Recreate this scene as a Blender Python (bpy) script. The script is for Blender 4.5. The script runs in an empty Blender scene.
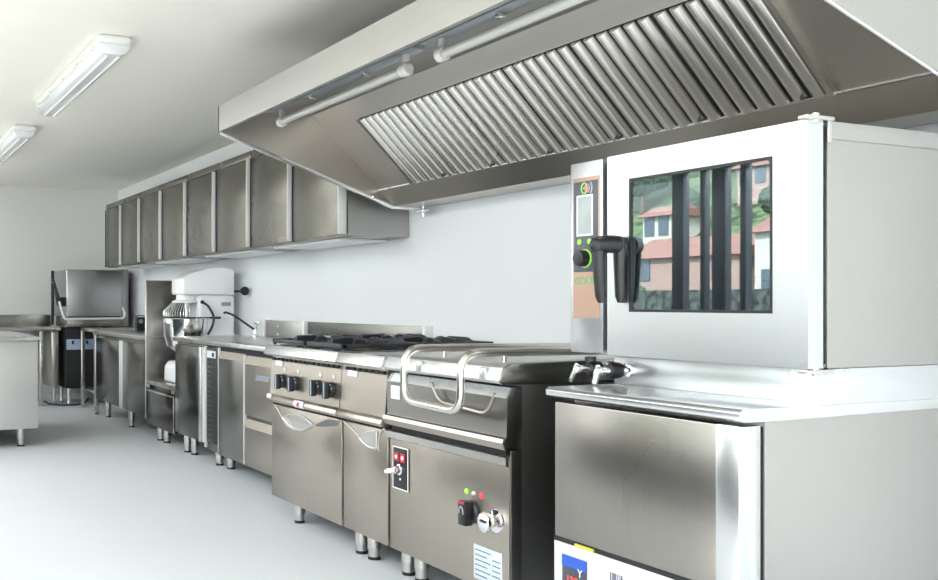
import bpy, bmesh, math, random
from mathutils import Vector, Matrix
random.seed(4)
SC = bpy.context.scene
C = SC.collection
PI = math.pi

# ------------------------------------------------------------------ materials
def nodes(name):
    m = bpy.data.materials.new(name); m.use_nodes = True
    nt = m.node_tree
    return m, nt, nt.nodes['Principled BSDF']

def plain(name, col, rough=.5, metal=0, spec=.5, emit=None, es=0, coat=0, var=0.0, vscale=8, con=0):
    m, nt, b = nodes(name)
    b.inputs['Base Color'].default_value = (*col, 1)
    b.inputs['Roughness'].default_value = rough
    b.inputs['Metallic'].default_value = metal
    b.inputs['Specular IOR Level'].default_value = spec
    b.inputs['Coat Weight'].default_value = coat
    if emit:
        b.inputs['Emission Color'].default_value = (*emit, 1); b.inputs['Emission Strength'].default_value = es
    tc = nt.nodes.new('ShaderNodeTexCoord'); n = nt.nodes.new('ShaderNodeTexNoise')
    n.inputs['Scale'].default_value = vscale; n.inputs['Detail'].default_value = 3
    nt.links.new(tc.outputs['Object'], n.inputs['Vector'])
    mx = nt.nodes.new('ShaderNodeMix'); mx.data_type = 'RGBA'
    k = 1 - var
    mx.inputs[6].default_value = (*[c*k for c in col], 1); mx.inputs[7].default_value = (*[min(1, c*(1+var*.5)) for c in col], 1)
    if con:
        mr = nt.nodes.new('ShaderNodeMapRange'); mr.inputs[1].default_value = .5-con; mr.inputs[2].default_value = .5+con
        nt.links.new(n.outputs['Fac'], mr.inputs[0]); nt.links.new(mr.outputs[0], mx.inputs[0])
    else: nt.links.new(n.outputs['Fac'], mx.inputs[0])
    nt.links.new(mx.outputs[2], b.inputs['Base Color'])
    return m

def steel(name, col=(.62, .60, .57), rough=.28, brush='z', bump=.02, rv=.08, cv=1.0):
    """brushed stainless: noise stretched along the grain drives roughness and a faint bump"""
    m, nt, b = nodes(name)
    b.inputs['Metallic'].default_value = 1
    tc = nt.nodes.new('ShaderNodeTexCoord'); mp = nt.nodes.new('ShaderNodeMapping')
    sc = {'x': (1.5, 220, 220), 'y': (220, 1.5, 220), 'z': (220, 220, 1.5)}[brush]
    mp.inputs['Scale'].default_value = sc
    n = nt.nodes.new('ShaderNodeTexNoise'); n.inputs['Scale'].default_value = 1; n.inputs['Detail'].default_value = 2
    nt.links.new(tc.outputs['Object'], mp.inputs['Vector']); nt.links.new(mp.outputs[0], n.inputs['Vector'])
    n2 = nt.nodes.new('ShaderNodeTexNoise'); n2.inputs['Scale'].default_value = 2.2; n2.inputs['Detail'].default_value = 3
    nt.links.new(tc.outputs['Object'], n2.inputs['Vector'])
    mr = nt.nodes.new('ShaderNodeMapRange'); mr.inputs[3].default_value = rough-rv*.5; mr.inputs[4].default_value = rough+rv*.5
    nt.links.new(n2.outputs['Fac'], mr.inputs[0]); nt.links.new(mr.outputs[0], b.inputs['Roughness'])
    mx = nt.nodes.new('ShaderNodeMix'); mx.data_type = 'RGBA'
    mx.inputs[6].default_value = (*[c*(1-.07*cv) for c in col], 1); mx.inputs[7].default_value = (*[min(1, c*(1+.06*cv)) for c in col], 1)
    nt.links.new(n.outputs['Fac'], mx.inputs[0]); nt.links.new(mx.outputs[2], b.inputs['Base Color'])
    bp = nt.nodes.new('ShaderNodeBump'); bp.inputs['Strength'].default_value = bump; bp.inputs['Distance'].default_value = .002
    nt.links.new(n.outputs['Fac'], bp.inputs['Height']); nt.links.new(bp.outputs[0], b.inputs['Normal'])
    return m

def paint(name, col, rough=.7, bump=.05, scale=60, var=.03):
    m, nt, b = nodes(name)
    b.inputs['Roughness'].default_value = rough
    tc = nt.nodes.new('ShaderNodeTexCoord'); n = nt.nodes.new('ShaderNodeTexNoise'); n.inputs['Scale'].default_value = scale
    n2 = nt.nodes.new('ShaderNodeTexNoise'); n2.inputs['Scale'].default_value = 1.3; n2.inputs['Detail'].default_value = 4
    nt.links.new(tc.outputs['Object'], n.inputs['Vector']); nt.links.new(tc.outputs['Object'], n2.inputs['Vector'])
    mx = nt.nodes.new('ShaderNodeMix'); mx.data_type = 'RGBA'
    mx.inputs[6].default_value = (*[c*(1-var) for c in col], 1); mx.inputs[7].default_value = (*[min(1, c*(1+var)) for c in col], 1)
    nt.links.new(n2.outputs['Fac'], mx.inputs[0]); nt.links.new(mx.outputs[2], b.inputs['Base Color'])
    bp = nt.nodes.new('ShaderNodeBump'); bp.inputs['Strength'].default_value = bump; bp.inputs['Distance'].default_value = .002
    nt.links.new(n.outputs['Fac'], bp.inputs['Height']); nt.links.new(bp.outputs[0], b.inputs['Normal'])
    return m

def glassy(name, gloss=.3, tint=(.5, .55, .55), rough=.0, gcol=(1, 1, 1)):
    m = bpy.data.materials.new(name); m.use_nodes = True; nt = m.node_tree; nt.nodes.clear()
    o = nt.nodes.new('ShaderNodeOutputMaterial'); mix = nt.nodes.new('ShaderNodeMixShader')
    t = nt.nodes.new('ShaderNodeBsdfTransparent'); t.inputs[0].default_value = (*tint, 1)
    g = nt.nodes.new('ShaderNodeBsdfGlossy'); g.inputs['Roughness'].default_value = rough; g.inputs[0].default_value = (*gcol, 1)
    lw = nt.nodes.new('ShaderNodeLayerWeight'); lw.inputs[0].default_value = .3
    mr = nt.nodes.new('ShaderNodeMapRange'); mr.inputs[3].default_value = gloss*.8; mr.inputs[4].default_value = min(1, gloss*1.6)
    nt.links.new(lw.outputs['Facing'], mr.inputs[0]); nt.links.new(mr.outputs[0], mix.inputs[0])
    nt.links.new(t.outputs[0], mix.inputs[1]); nt.links.new(g.outputs[0], mix.inputs[2]); nt.links.new(mix.outputs[0], o.inputs[0])
    return m

M = dict(
    wall=paint('wall_paint', (.86, .875, .89)), backwall=paint('back_wall_paint', (.74, .73, .70)),
    ceil=paint('ceiling_paint', (.93, .90, .835)), floor=None,
    steel=steel('brushed_steel'), steelh=steel('brushed_steel_horizontal', brush='y'),
    chdoor=steel('chiller_door_steel', (.33, .305, .28), .27, 'z'), lidst=steel('lid_steel', (.66, .66, .655), .38, 'y', bump=.005), warm=steel('warm_steel', (.46, .41, .355), .31, 'z'),
    dark=steel('dark_steel', (.25, .24, .225), .26, 'z'),
    darkh=steel('far_cabinet_steel', (.135, .128, .118), .18, 'z'),  # darkh: base colour lowered for the dark surroundings this steel mirrors
    strip=plain('handle_strip', (.78, .80, .82), .35, .35), bright=steel('bright_steel', (.74, .745, .75), .27, 'y', bump=.005),
    sidest=steel('side_sheet_steel', (.45, .44, .425), .40, 'z', bump=.0, cv=.15),
    hoodin=steel('hood_inner_steel', (.50, .47, .43), .34, 'y'),
    hoodout=steel('hood_outer_steel', (.50, .49, .465), .40, 'y'),
    baffle=steel('baffle_steel', (.70, .68, .65), .26, 'x', bump=.0, cv=.1),
    cabin=steel('wall_cabinet_steel', (.185, .175, .15), .27, 'z'),
    chrome=plain('chrome', (.85, .85, .86), .07, 1), edge=plain('pale_edge', (.80, .79, .77), .4, .25), polished=plain('polished_edge', (.86, .86, .86), .16, 1),  # pale_edge: light on steel folds put into the base colour
    tubest=plain('handle_tube_steel', (.74, .70, .65), .2, 1),
    black=plain('black_plastic', (.012, .012, .014), .38), blackm=plain('black_gap', (.008, .008, .009), .7),
    iron=plain('cast_iron', (.022, .024, .03), .42, spec=.5, var=.3, vscale=60),
    enamel=plain('black_enamel', (.02, .02, .022), .25),
    charcoal=plain('charcoal_panel', (.075, .085, .105), .35), copper=plain('copper_panel', (.47, .31, .235), .42, .35),
    lcd=plain('screen_grey', (.34, .38, .375), .25), white=plain('white_enamel', (.90, .91, .92), .3, coat=.3),
    whitep=plain('white_plastic', (.80, .80, .78), .4), sticker=plain('sticker_white', (.72, .75, .80), .45),
    plate=plain('rating_plate', (.50, .56, .62), .4), ink=plain('ink_grey', (.12, .13, .16), .6), inkb=plain('print_black', (.01, .01, .01), .6),
    red=plain('red_print', (.55, .02, .05), .4), redled=plain('red_lamp', (.7, .03, .05), .25, emit=(1, .05, .08), es=.7),
    greenled=plain('green_lamp', (.3, .6, .05), .25, emit=(.35, .8, .05), es=.35), green=plain('green_print', (.10, .42, .16), .45),
    lime=plain('lime_ring', (.30, .62, .10), .4), pink=plain('pink_print', (.62, .22, .28), .45), ledw=plain('pale_lamp', (.75, .8, .7), .3),
    blue=plain('blue_panel', (.02, .08, .42), .35), bluehose=plain('blue_plastic', (.03, .09, .38), .4), paleblue=plain('pale_blue_print', (.33, .42, .55), .5),
    grey=plain('grey_panel', (.62, .62, .63), .4, .3), greyp=plain('grey_plastic', (.30, .32, .34), .45), yellow=plain('yellow_tag', (.55, .48, .06), .5),
    grille=plain('grille_slat', (.03, .033, .038), .4, .3), screen=plain('dark_screen', (.05, .055, .07), .3), digit=plain('red_digit', (.8, .02, .02), .4, emit=(1, .03, .03), es=2.0),
    tube=plain('fluorescent_tube', (.50, .50, .48), .18, coat=.5), cap=plain('lamp_cap', (.66, .64, .60), .4),
    galv=plain('galvanised', (.42, .46, .50), .35, .8, var=.1, vscale=20), brass=plain('burner_brass', (.45, .33, .16), .35, .9),
    ovenglass=glassy('oven_glass', .34, (.5, .55, .55), gcol=(.85, .95, 1)), pane=glassy('window_pane', .07, (.97, .98, .98)),
    diffuser=plain('lamp_diffuser', (.72, .73, .74), .18, coat=.4),
    frame=plain('dark_window_frame', (.03, .03, .035), .4), cavity=plain('oven_cavity', (.06, .065, .07), .35, .6),
    leaf=plain('foliage', (.035, .075, .035), .8, var=.85, vscale=4.5, con=.08), leafl=plain('light_foliage', (.07, .12, .045), .8, var=.8, vscale=6, con=.08), bark=plain('bark', (.10, .07, .05), .8, var=.4),
    houser=plain('pink_render', (.32, .21, .18), .7), housew=plain('cream_render', (.46, .43, .40), .7), roof=plain('roof_tiles', (.24, .11, .085), .7, var=.4, vscale=5),
    winp=plain('house_window', (.06, .08, .1), .15), grass=plain('hill_grass', (.075, .11, .045), .9, var=.75, vscale=1.2, con=.1), stone=plain('stone_wall', (.05, .06, .055), .9, var=.8, vscale=3, con=.1),
    lowsteel=steel('corner_steel', (.45, .43, .40), .3, 'z'), islst=steel('island_steel', (.74, .735, .72), .42, 'z', bump=.0, cv=.15), dish=steel('dishwasher_steel', (.40, .40, .40), .30, 'z'),
)
def floor_mat():
    m, nt, b = nodes('floor_resin')
    tc = nt.nodes.new('ShaderNodeTexCoord'); n = nt.nodes.new('ShaderNodeTexNoise'); n.inputs['Scale'].default_value = 1.1; n.inputs['Detail'].default_value = 5
    n2 = nt.nodes.new('ShaderNodeTexNoise'); n2.inputs['Scale'].default_value = 90
    nt.links.new(tc.outputs['Object'], n.inputs['Vector']); nt.links.new(tc.outputs['Object'], n2.inputs['Vector'])
    cr = nt.nodes.new('ShaderNodeMix'); cr.data_type = 'RGBA'
    cr.inputs[6].default_value = (.66, .69, .715, 1); cr.inputs[7].default_value = (.72, .75, .775, 1)
    nt.links.new(n.outputs['Fac'], cr.inputs[0]); nt.links.new(cr.outputs[2], b.inputs['Base Color'])
    b.inputs['Roughness'].default_value = .5
    bp = nt.nodes.new('ShaderNodeBump'); bp.inputs['Strength'].default_value = .06; bp.inputs['Distance'].default_value = .002
    nt.links.new(n2.outputs['Fac'], bp.inputs['Height']); nt.links.new(bp.outputs[0], b.inputs['Normal'])
    return m
M['floor'] = floor_mat()
M['ovenfront'] = steel('oven_front_steel', (.66, .68, .70), .33, 'y', bump=.005, cv=.3)

# ------------------------------------------------------------------ mesh builder (world coordinates)
ORG = {}
def fillet(pts, r, n=5, closed=False):
    pts = [Vector(p) for p in pts]; out = []
    N = len(pts)
    for i, p in enumerate(pts):
        if not closed and i in (0, N-1): out.append(p); continue
        a = pts[i-1]-p; b = pts[(i+1) % N]-p
        rr = min(r, a.length*.49, b.length*.49)
        p0 = p+a.normalized()*rr; p1 = p+b.normalized()*rr
        for k in range(n+1):
            t = k/n
            out.append(p0*(1-t)**2+p*2*t*(1-t)+p1*t*t)
    return out

class G:
    def __init__(s): s.bm = bmesh.new()
    def box(s, x0, x1, y0, y1, z0, z1, b=0, seg=2):
        t = bmesh.new()
        bmesh.ops.create_cube(t, size=1)
        for v in t.verts: v.co = Vector(((x0+x1)/2+v.co.x*(x1-x0), (y0+y1)/2+v.co.y*(y1-y0), (z0+z1)/2+v.co.z*(z1-z0)))
        return s._merge(t, b, seg)
    def _merge(s, t, b=0, seg=2):
        if b: bmesh.ops.bevel(t, geom=list(t.edges), offset=b, segments=seg, affect='EDGES', profile=.5, clamp_overlap=True)
        bmesh.ops.recalc_face_normals(t, faces=t.faces)
        me = bpy.data.meshes.new('tmp'); t.to_mesh(me); t.free(); s.bm.from_mesh(me); bpy.data.meshes.remove(me)
        return s
    def prism(s, pts, axis, a0, a1, b=0, seg=2):
        t = bmesh.new()
        f = {'x': lambda p, a: (a, p[0], p[1]), 'y': lambda p, a: (p[0], a, p[1]), 'z': lambda p, a: (p[0], p[1], a)}[axis]
        v0 = [t.verts.new(f(p, a0)) for p in pts]; v1 = [t.verts.new(f(p, a1)) for p in pts]
        t.faces.new(v0); t.faces.new(v1[::-1])
        for i in range(len(pts)):
            j = (i+1) % len(pts); t.faces.new((v0[j], v0[i], v1[i], v1[j]))
        return s._merge(t, b, seg)
    def ribbon(s, pts, axis, a0, a1, th):
        """a sheet of thickness th following an open profile"""
        P2 = [Vector(p) for p in pts]; off = []
        for i, p in enumerate(P2):
            d = (P2[min(i+1, len(P2)-1)]-P2[max(i-1, 0)]).normalized(); off.append(p+Vector((-d.y, d.x))*th)
        return s.prism([tuple(p) for p in P2]+[tuple(p) for p in off[::-1]], axis, a0, a1)
    def tube(s, path, r, seg=10, closed=False):
        t = bmesh.new(); path = [Vector(p) for p in path]; n = len(path); rings = []
        up = None
        for i, p in enumerate(path):
            if closed: d = (path[(i+1) % n]-path[i-1])
            else: d = path[min(i+1, n-1)]-path[max(i-1, 0)]
            d.normalize()
            if up is None:
                up = Vector((0, 0, 1)) if abs(d.z) < .9 else Vector((1, 0, 0))
            up = (up-d*up.dot(d)).normalized(); w = d.cross(up)
            rr = r[i] if isinstance(r, (list, tuple)) else r
            rings.append([t.verts.new(p+(up*math.cos(2*PI*k/seg)+w*math.sin(2*PI*k/seg))*rr) for k in range(seg)])
        for i in range(n if closed else n-1):
            a, b2 = rings[i], rings[(i+1) % n]
            for k in range(seg): t.faces.new((a[k], a[(k+1) % seg], b2[(k+1) % seg], b2[k]))
        if not closed: t.faces.new(rings[0][::-1]); t.faces.new(rings[-1])
        return s._merge(t)
    def cyl(s, p0, p1, r, r2=None, seg=20): return s.tube([p0, p1], [r, r if r2 is None else r2], seg)
    def lathe(s, prof, o, ax, seg=24):
        """prof: (radius, distance along ax)"""
        o = Vector(o); ax = Vector(ax).normalized()
        return s.tube2([o+ax*h for r, h in prof], [max(r, .0004) for r, h in prof], ax, seg)
    def tube2(s, path, rad, ax, seg):
        t = bmesh.new(); up = Vector((0, 0, 1)) if abs(ax.z) < .9 else Vector((1, 0, 0)); w = ax.cross(up); rings = []
        for p, r in zip(path, rad): rings.append([t.verts.new(p+(up*math.cos(2*PI*k/seg)+w*math.sin(2*PI*k/seg))*r) for k in range(seg)])
        for a, b2 in zip(rings, rings[1:]):
            for k in range(seg): t.faces.new((a[k], a[(k+1) % seg], b2[(k+1) % seg], b2[k]))
        t.faces.new(rings[0][::-1]); t.faces.new(rings[-1])
        return s._merge(t)
    def ball(s, c, r, seg=16):
        t = bmesh.new(); bmesh.ops.create_uvsphere(t, u_segments=seg, v_segments=max(6, seg//2), radius=1)
        r = r if isinstance(r, (tuple, list)) else (r, r, r)
        for v in t.verts: v.co = Vector((c[0]+v.co.x*r[0], c[1]+v.co.y*r[1], c[2]+v.co.z*r[2]))
        return s._merge(t)
    def quad(s, *ps):
        s.bm.faces.new([s.bm.verts.new(p) for p in ps]); return s
    def build(s, name, mat, parent=None, label=None, ang=32, org=None):
        me = bpy.data.meshes.new(name)
        if parent is not None: o0 = Vector(ORG[parent.name])
        elif org is not None: o0 = Vector(org)
        else: o0 = Vector((0, 0, 0))
        for v in s.bm.verts: v.co -= o0
        s.bm.to_mesh(me); s.bm.free()
        for p in me.polygons: p.use_smooth = True
        me.set_sharp_from_angle(angle=math.radians(ang))
        me.materials.append(mat)
        ob = bpy.data.objects.new(name, me); C.objects.link(ob)
        if parent is not None: ob.parent = parent
        else: ob.location = o0
        ORG[ob.name] = tuple(o0)
        if label: ob['label'] = label
        return ob

def thing(name, label, cat, loc, group=None):
    o = bpy.data.objects.new(name, None); C.objects.link(o); o.location = loc; o.empty_display_size = .1
    o['label'] = label; o['category'] = cat
    if group: o['group'] = group
    ORG[o.name] = tuple(loc); return o
def tag(o, label, cat, group=None):
    o['label'] = label; o['category'] = cat
    if group: o['group'] = group
    return o
def struct(o): o['kind'] = 'structure'; return o
def dup(root, delta, label=None, rot=0, scale=1):
    r = root.copy(); C.objects.link(r); r.location = Vector(root.location)+Vector(delta)
    if rot: r.rotation_euler.z += rot
    if scale != 1: r.scale = (scale,)*3
    if label: r['label'] = label
    def rec(src, dst):
        for ch in list(src.children):
            c = ch.copy(); C.objects.link(c); c.parent = dst; rec(ch, c)
    rec(root, r); return r
def text(name, s, size, center, mat, parent, facing='-x', sx=1.0, depth=.0006):
    cu = bpy.data.curves.new('t', 'FONT'); cu.body = s; cu.size = size; cu.extrude = depth; cu.align_x = 'CENTER'; cu.align_y = 'CENTER'
    ob = bpy.data.objects.new('t', cu); C.objects.link(ob); bpy.context.view_layer.update()
    me = bpy.data.meshes.new_from_object(ob.evaluated_get(bpy.context.evaluated_depsgraph_get()))
    bpy.data.objects.remove(ob); bpy.data.curves.remove(cu)
    o0 = Vector(ORG[parent.name]); c = Vector(center)
    for v in me.vertices:
        x, y, z = v.co; v.co = c+Vector((-z, -x*sx, y))-o0
    me.materials.clear(); me.materials.append(mat); me.name = name
    o = bpy.data.objects.new(name, me); C.objects.link(o); o.parent = parent; ORG[o.name] = tuple(o0); return o

def leg(parent, x, y, h, r=.026, mat=None, dark=True):
    g = G().lathe([(r*1.02, h), (r*1.02, h*.42), (r*.9, h*.40), (r*.84, h*.10), (r*.9, h*.085), (r*.9, .0), ], (x, y, 0), (0, 0, 1), 18)
    l = g.build('leg', mat or M['steel'], parent)
    if dark: G().lathe([(r*.93, 0.001), (r*.95, .012), (r*.86, .014)], (x, y, 0), (0, 0, 1), 18).build('foot', M['black'], l, 'black foot pad')
    return l

# ------------------------------------------------------------------ camera
f, cx, hy, EYE = 960.0, 260.0, 302.5, 1.143
theta = math.atan(412/960)
cam = bpy.data.cameras.new('camera'); co = bpy.data.objects.new('camera', cam); C.objects.link(co)
cam.sensor_width = 36; cam.sensor_fit = 'HORIZONTAL'; cam.lens = f/938*36
cam.shift_x = (469-cx)/938; cam.shift_y = (hy-290)/938
cam.clip_start = .02; cam.clip_end = 500
co.location = (0, 0, EYE); co.rotation_euler = (PI/2, 0, -theta)
SC.camera = co

# ------------------------------------------------------------------ room
XL, XR, YF, YB, ZC = -3.2, 3.0, -3.0, 11.34, 2.49
T = .2
struct(G().box(XL-T, XR+T, YF-T, YB+T, -.15, 0).build('floor', M['floor']))
struct(G().box(XL-T, XR+T, YF-T, YB+T, ZC, ZC+.2).build('ceiling', M['ceil']))
struct(G().box(XR, XR+T, YF-T, YB+T, 0, ZC).build('wall_right', M['wall']))
struct(G().box(XL, XR, YB, YB+T, 0, ZC).build('wall_back', M['backwall']))
struct(G().box(XL, XR, YF-T, YF, 0, ZC).build('wall_front', M['wall']))
WINS = [(-2.4, 3.4), (4.9, 8.9)]
g = G(); ys = [YF-T]
for (a, b), zs in zip(WINS, (.9, 0)):
    g.box(XL-T, XL, ys[-1], a, 0, ZC); ys.append(b); g.box(XL-T, XL, a, b, 2.47, ZC)
    if zs: g.box(XL-T, XL, a, b, 0, zs)
g.box(XL-T, XL, ys[-1], YB+T, 0, ZC)
struct(g.build('wall_left', M['wall']))
mull = [[-2.4, -.9, .6, 2.0, 3.4], [4.9, 5.8, 6.47, 6.745, 6.94, 7.24, 8.05, 8.9]]
for i, (a, b) in enumerate(WINS):
    g = G(); zs = (.9, 0)[i]
    for y in mull[i]:
        w = {6.745: .075, 7.24: .07, 6.47: .03, 6.94: .02}.get(y, .06)
        g.box(XL-.13, XL-.04, max(a, y-w), min(b, y+w), zs, 2.47, .004)
    g.box(XL-.13, XL-.04, a, b, 2.455, 2.47); g.box(XL-.13, XL-.04, a, b, zs, zs+.09)
    w = g.build('window_%d' % (i+1), M['frame']); struct(w)
    G().box(XL-.09, XL-.084, a+.01, b-.01, zs+.08, 2.46).build('pane', M['pane'], w)
struct(G().prism([(XR, 0), (XR-.012, 0), (XR-.012, .07), (XR, .08)], 'y', YF, YB).build('baseboard_right', M['wall']))
struct(G().prism([(YB, 0), (YB-.012, 0), (YB-.012, .07), (YB, .08)], 'x', XL, XR).build('baseboard_back', M['backwall']))

# ------------------------------------------------------------------ ceiling lights
lab = 'white lidded fluorescent fitting on the ceiling, nearer of the two'
L = thing('ceiling_light', lab, 'ceiling light', (1.235, 5.55, 2.49), 'ceiling lights')
y0, y1 = 4.72, 6.50
pts = lambda w, d, n=6: None
g = G()
g.box(1.145, 1.325, y0, y1, 2.445, 2.4899, .022, 3); g.build('housing', M['whitep'], L)
prof = [(1.155, 2.447), (1.157, 2.425), (1.175, 2.402), (1.20, 2.392), (1.27, 2.392), (1.295, 2.402), (1.313, 2.425), (1.315, 2.447)]
d = G().prism(prof, 'y', y0+.012, y1-.012, .006, 2).build('diffuser', M['diffuser'], L)
for k in range(5):
    y = y0+.12+k*(y1-y0-.24)/4
    for x in (1.152, 1.318): G().box(x-.006, x+.006, y-.012, y+.012, 2.43, 2.457, .002).build('clip', M['polished'], L)
for x in (1.205, 1.265): G().cyl((x, y0+.05, 2.3905), (x, y1-.05, 2.3905), .006, seg=8).build('rib', M['white'], d)
dup(L, (-.005, 2.66, 0), 'white lidded fluorescent fitting on the ceiling, farther of the two, cut by the photo edge')

# ------------------------------------------------------------------ wall cabinets (four two-door units)
X0, X1, Z0, Z1 = 2.595, 2.995, 1.52, 2.20
W = 1.36
wl = ['nearest steel wall cabinet, its end panel showing below the hood', 'second steel wall cabinet from the hood, on white wall',
      'third steel wall cabinet from the hood, above the mixer', 'farthest steel wall cabinet, by the back wall above the dishwasher']
first = None
for k in range(4):
    if k == 0:
        ya = 4.79; yb = ya+W
        cab = thing('wall_cabinet', wl[0], 'wall cabinet', (2.795, ya+W/2, Z0), 'steel wall cabinets')
        G().box(X0, X1, ya, yb-.002, Z0, Z1, .003).build('body', M['cabin'], cab)
        G().box(X0-.022, X0-.001, ya+.004, yb-.006, Z1-.055, Z1-.002, .002).build('top_rail', M['cabin'], cab)
        for j in range(2):
            a = ya+.012+j*(W/2); b = a+W/2-.035
            dr = G().box(X0-.034, X0-.003, a, b, Z0+.008, Z1-.062, .004).build('door', M['cabin'], cab)
            G().box(X0-.058, X0-.004, a-.007, a-.0005, Z0+.010, Z1-.064, .001).build('edge_strip', M['edge'], dr, 'folded edge of the door, painted bright as if lit')  # pale colour carries the light this steel fold catches
            G().box(X0-.0355, X0-.003, b, b+.013, Z0+.006, Z1-.06).build('gap_strip', M['blackm'], dr)  # black strip standing for the dark gap between doors
        G().box(X0+.001, X1-.001, ya-.004, ya-.0005, Z0+.001, Z1-.001).build('end_panel', M['sidest'], cab, 'pale steel end panel')  # same cabinet steel, painted lighter for the light on its end face
        G().box(X0+.06, X1-.03, ya+.2, yb-.2, Z0-.012, Z0-.001).build('under_tray', M['white'], cab)
        first = cab
    else: dup(first, (0, k*W, 0), wl[k])

# ------------------------------------------------------------------ extraction hood
HX, HY0, HY1 = 1.76, 1.60, 4.65
hood = thing('extraction_hood', 'large stainless wall canopy hood with slanted baffle filters over the cooking line', 'extraction hood', (2.4, 3.1, 1.68))
G().ribbon([(HX+.03, 2.03), (HX, 2.025), (HX, 2.16)], 'y', HY0, HY1, -.012).build('fascia', M['hoodout'], hood)
G().box(HX+.012, 2.995, HY0+.012, HY1-.012, 2.15, 2.16).build('top_plate', M['hoodin'], hood)
G().box(HX+.013, HX+.075, HY0+.014, HY1-.014, 2.075, 2.149).build('front_channel', M['galv'], hood)
side = [(HX, 2.16), (HX, 2.025), (2.80, 1.68), (2.995, 1.68), (2.995, 2.16)]
for ya, yb, mat in ((HY1-.012, HY1, 'hoodin'), (HY0, HY0+.012, 'hoodout')):
    sp = G().prism(side, 'y', ya, yb).build('side_panel', M[mat], hood); rr = .012 if mat == 'hoodin' else .005
    ym = (ya+yb)/2
    G().tube([(HX+.01, ym, 2.022), (2.80, ym, 1.678), (2.99, ym, 1.678)], rr, 8).build('rim', M['polished'], sp, 'bright folded lower rim')
# sloped filter bank
def sl(t): return (2.30+.41*t, 2.15-.385*t)
def slope_box(g, ya, yb, t0, t1, th=.012):
    a, b = sl(t0), sl(t1); n = (.385*th/.5624, .41*th/.5624)
    return g.prism([a, b, (b[0]+n[0], b[1]+n[1]), (a[0]+n[0], a[1]+n[1])], 'y', ya, yb)
slope_box(G(), HY0+.013, HY1-.013, 0, .195, .02).build('upper_strip', M['hoodin'], hood)
slope_box(G(), 4.272, HY1-.013, .196, 1, .02).build('filler_panel', M['hoodin'], hood)
slope_box(G(), HY0+.013, 1.958, .196, 1, .02).build('filler_panel', M['hoodin'], hood)
FY = [1.96, 2.345, 2.73, 3.115, 3.50, 3.885, 4.27]
ux, uz = .41/.5624, -.385/.5624; nx, nz = -.385/.5624, -.41/.5624     # down-slope and outward (down-front) directions
def slp(t, off): a = sl(t); return (a[0]+nx*off, a[1]+nz*off)
def slat(g, yc, hw, t0, t1, o0, o1):
    """one rounded channel slat running down the slope"""
    prof = [(-hw*math.cos(PI*q/8), o0+(o1-o0)*math.sin(PI*q/8)) for q in range(9)]
    t = bmesh.new(); A, B = sl(t0), sl(t1)
    v0 = [t.verts.new((A[0]+nx*o, yc+y, A[1]+nz*o)) for y, o in prof]; v1 = [t.verts.new((B[0]+nx*o, yc+y, B[1]+nz*o)) for y, o in prof]
    t.faces.new(v0); t.faces.new(v1[::-1])
    for i in range(len(prof)):
        j = (i+1) % len(prof); t.faces.new((v0[j], v0[i], v1[i], v1[j]))
    g._merge(t)
for a, b in zip(FY, FY[1:]):
    fl = slope_box(G(), a+.002, b-.002, .2, .985, .02).build('baffle_filter', M['blackm'], hood)
    g = G(); n = 6; p = (b-a-.006)/n
    for k in range(n): slat(g, a+.003+p*(k+.5), p*.37, .201, .98, .002, .024)
    g.build('baffle', M['baffle'], fl, 'bright ribbed baffles')
    g = G(); q = slp(.955, .022)
    g.cyl((q[0], a+.06, q[1]), (q[0], a+.085, q[1]), .005, seg=8); g.build('latch', M['black'], fl)
for ya, yb in ((1.944, 1.9615), (4.268, 4.285)):
    A, B, A2, B2 = slp(.198, .022), slp(.99, .022), slp(.198, -.004), slp(.99, -.004)
    G().prism([A, B, B2, A2], 'y', ya, yb).build('filter_rail', M['hoodin'], hood)
G().prism([(2.71, 1.765), (2.80, 1.680), (2.99, 1.680), (2.99, 1.69), (2.806, 1.69), (2.722, 1.768)], 'y', HY0+.013, HY1-.013).build('grease_gutter', M['hoodin'], hood)
G().tube([(2.708, HY0+.014, 1.768), (2.708, HY1-.014, 1.768)], .0055, 8).build('gutter_rim', M['polished'], hood)
g = G(); g.cyl((2.93, 4.53, 1.678), (2.93, 4.53, 1.64), .011); g.cyl((2.93, 4.59, 1.652), (2.93, 4.47, 1.652), .007); g.ball((2.93, 4.53, 1.652), .016); g.cyl((2.93, 4.53, 1.64), (2.93, 4.53, 1.62), .008)
g.build('drain_tap', M['chrome'], hood, 'small chrome drain tap under the gutter')
# fluorescent tubes on the hood ceiling
tl = ['bare fluorescent tube under the hood, farther one by its left end', 'bare fluorescent tube under the hood, nearer one running out of the photo top']
t0 = thing('tube_lamp', tl[0], 'tube lamp', (1.98, 3.755, 2.14), 'tube lamps under the hood')
G().box(1.945, 2.015, 3.10, 4.44, 2.10, 2.1499, .004).build('batten', M['galv'], t0)
G().cyl((1.98, 3.19, 2.043), (1.98, 4.335, 2.043), .0185).build('tube', M['tube'], t0, 'white glass tube')
for y, d in ((3.185, -1), (4.34, 1)):
    e = G(); e.lathe([(.026, -.022), (.028, -.012), (.028, .012), (.02, .022)], (1.98, y, 2.043), (0, d, 0)).box(1.968, 1.992, y-.011, y+.011, 2.055, 2.105, .003)
    e.build('end_holder', M['cap'], t0)
for y in (3.5, 4.0): G().box(1.962, 1.998, y-.012, y+.012, 2.085, 2.101, .003).build('clip', M['polished'], t0)
dup(t0, (0, -1.40, 0), tl[1])

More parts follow.
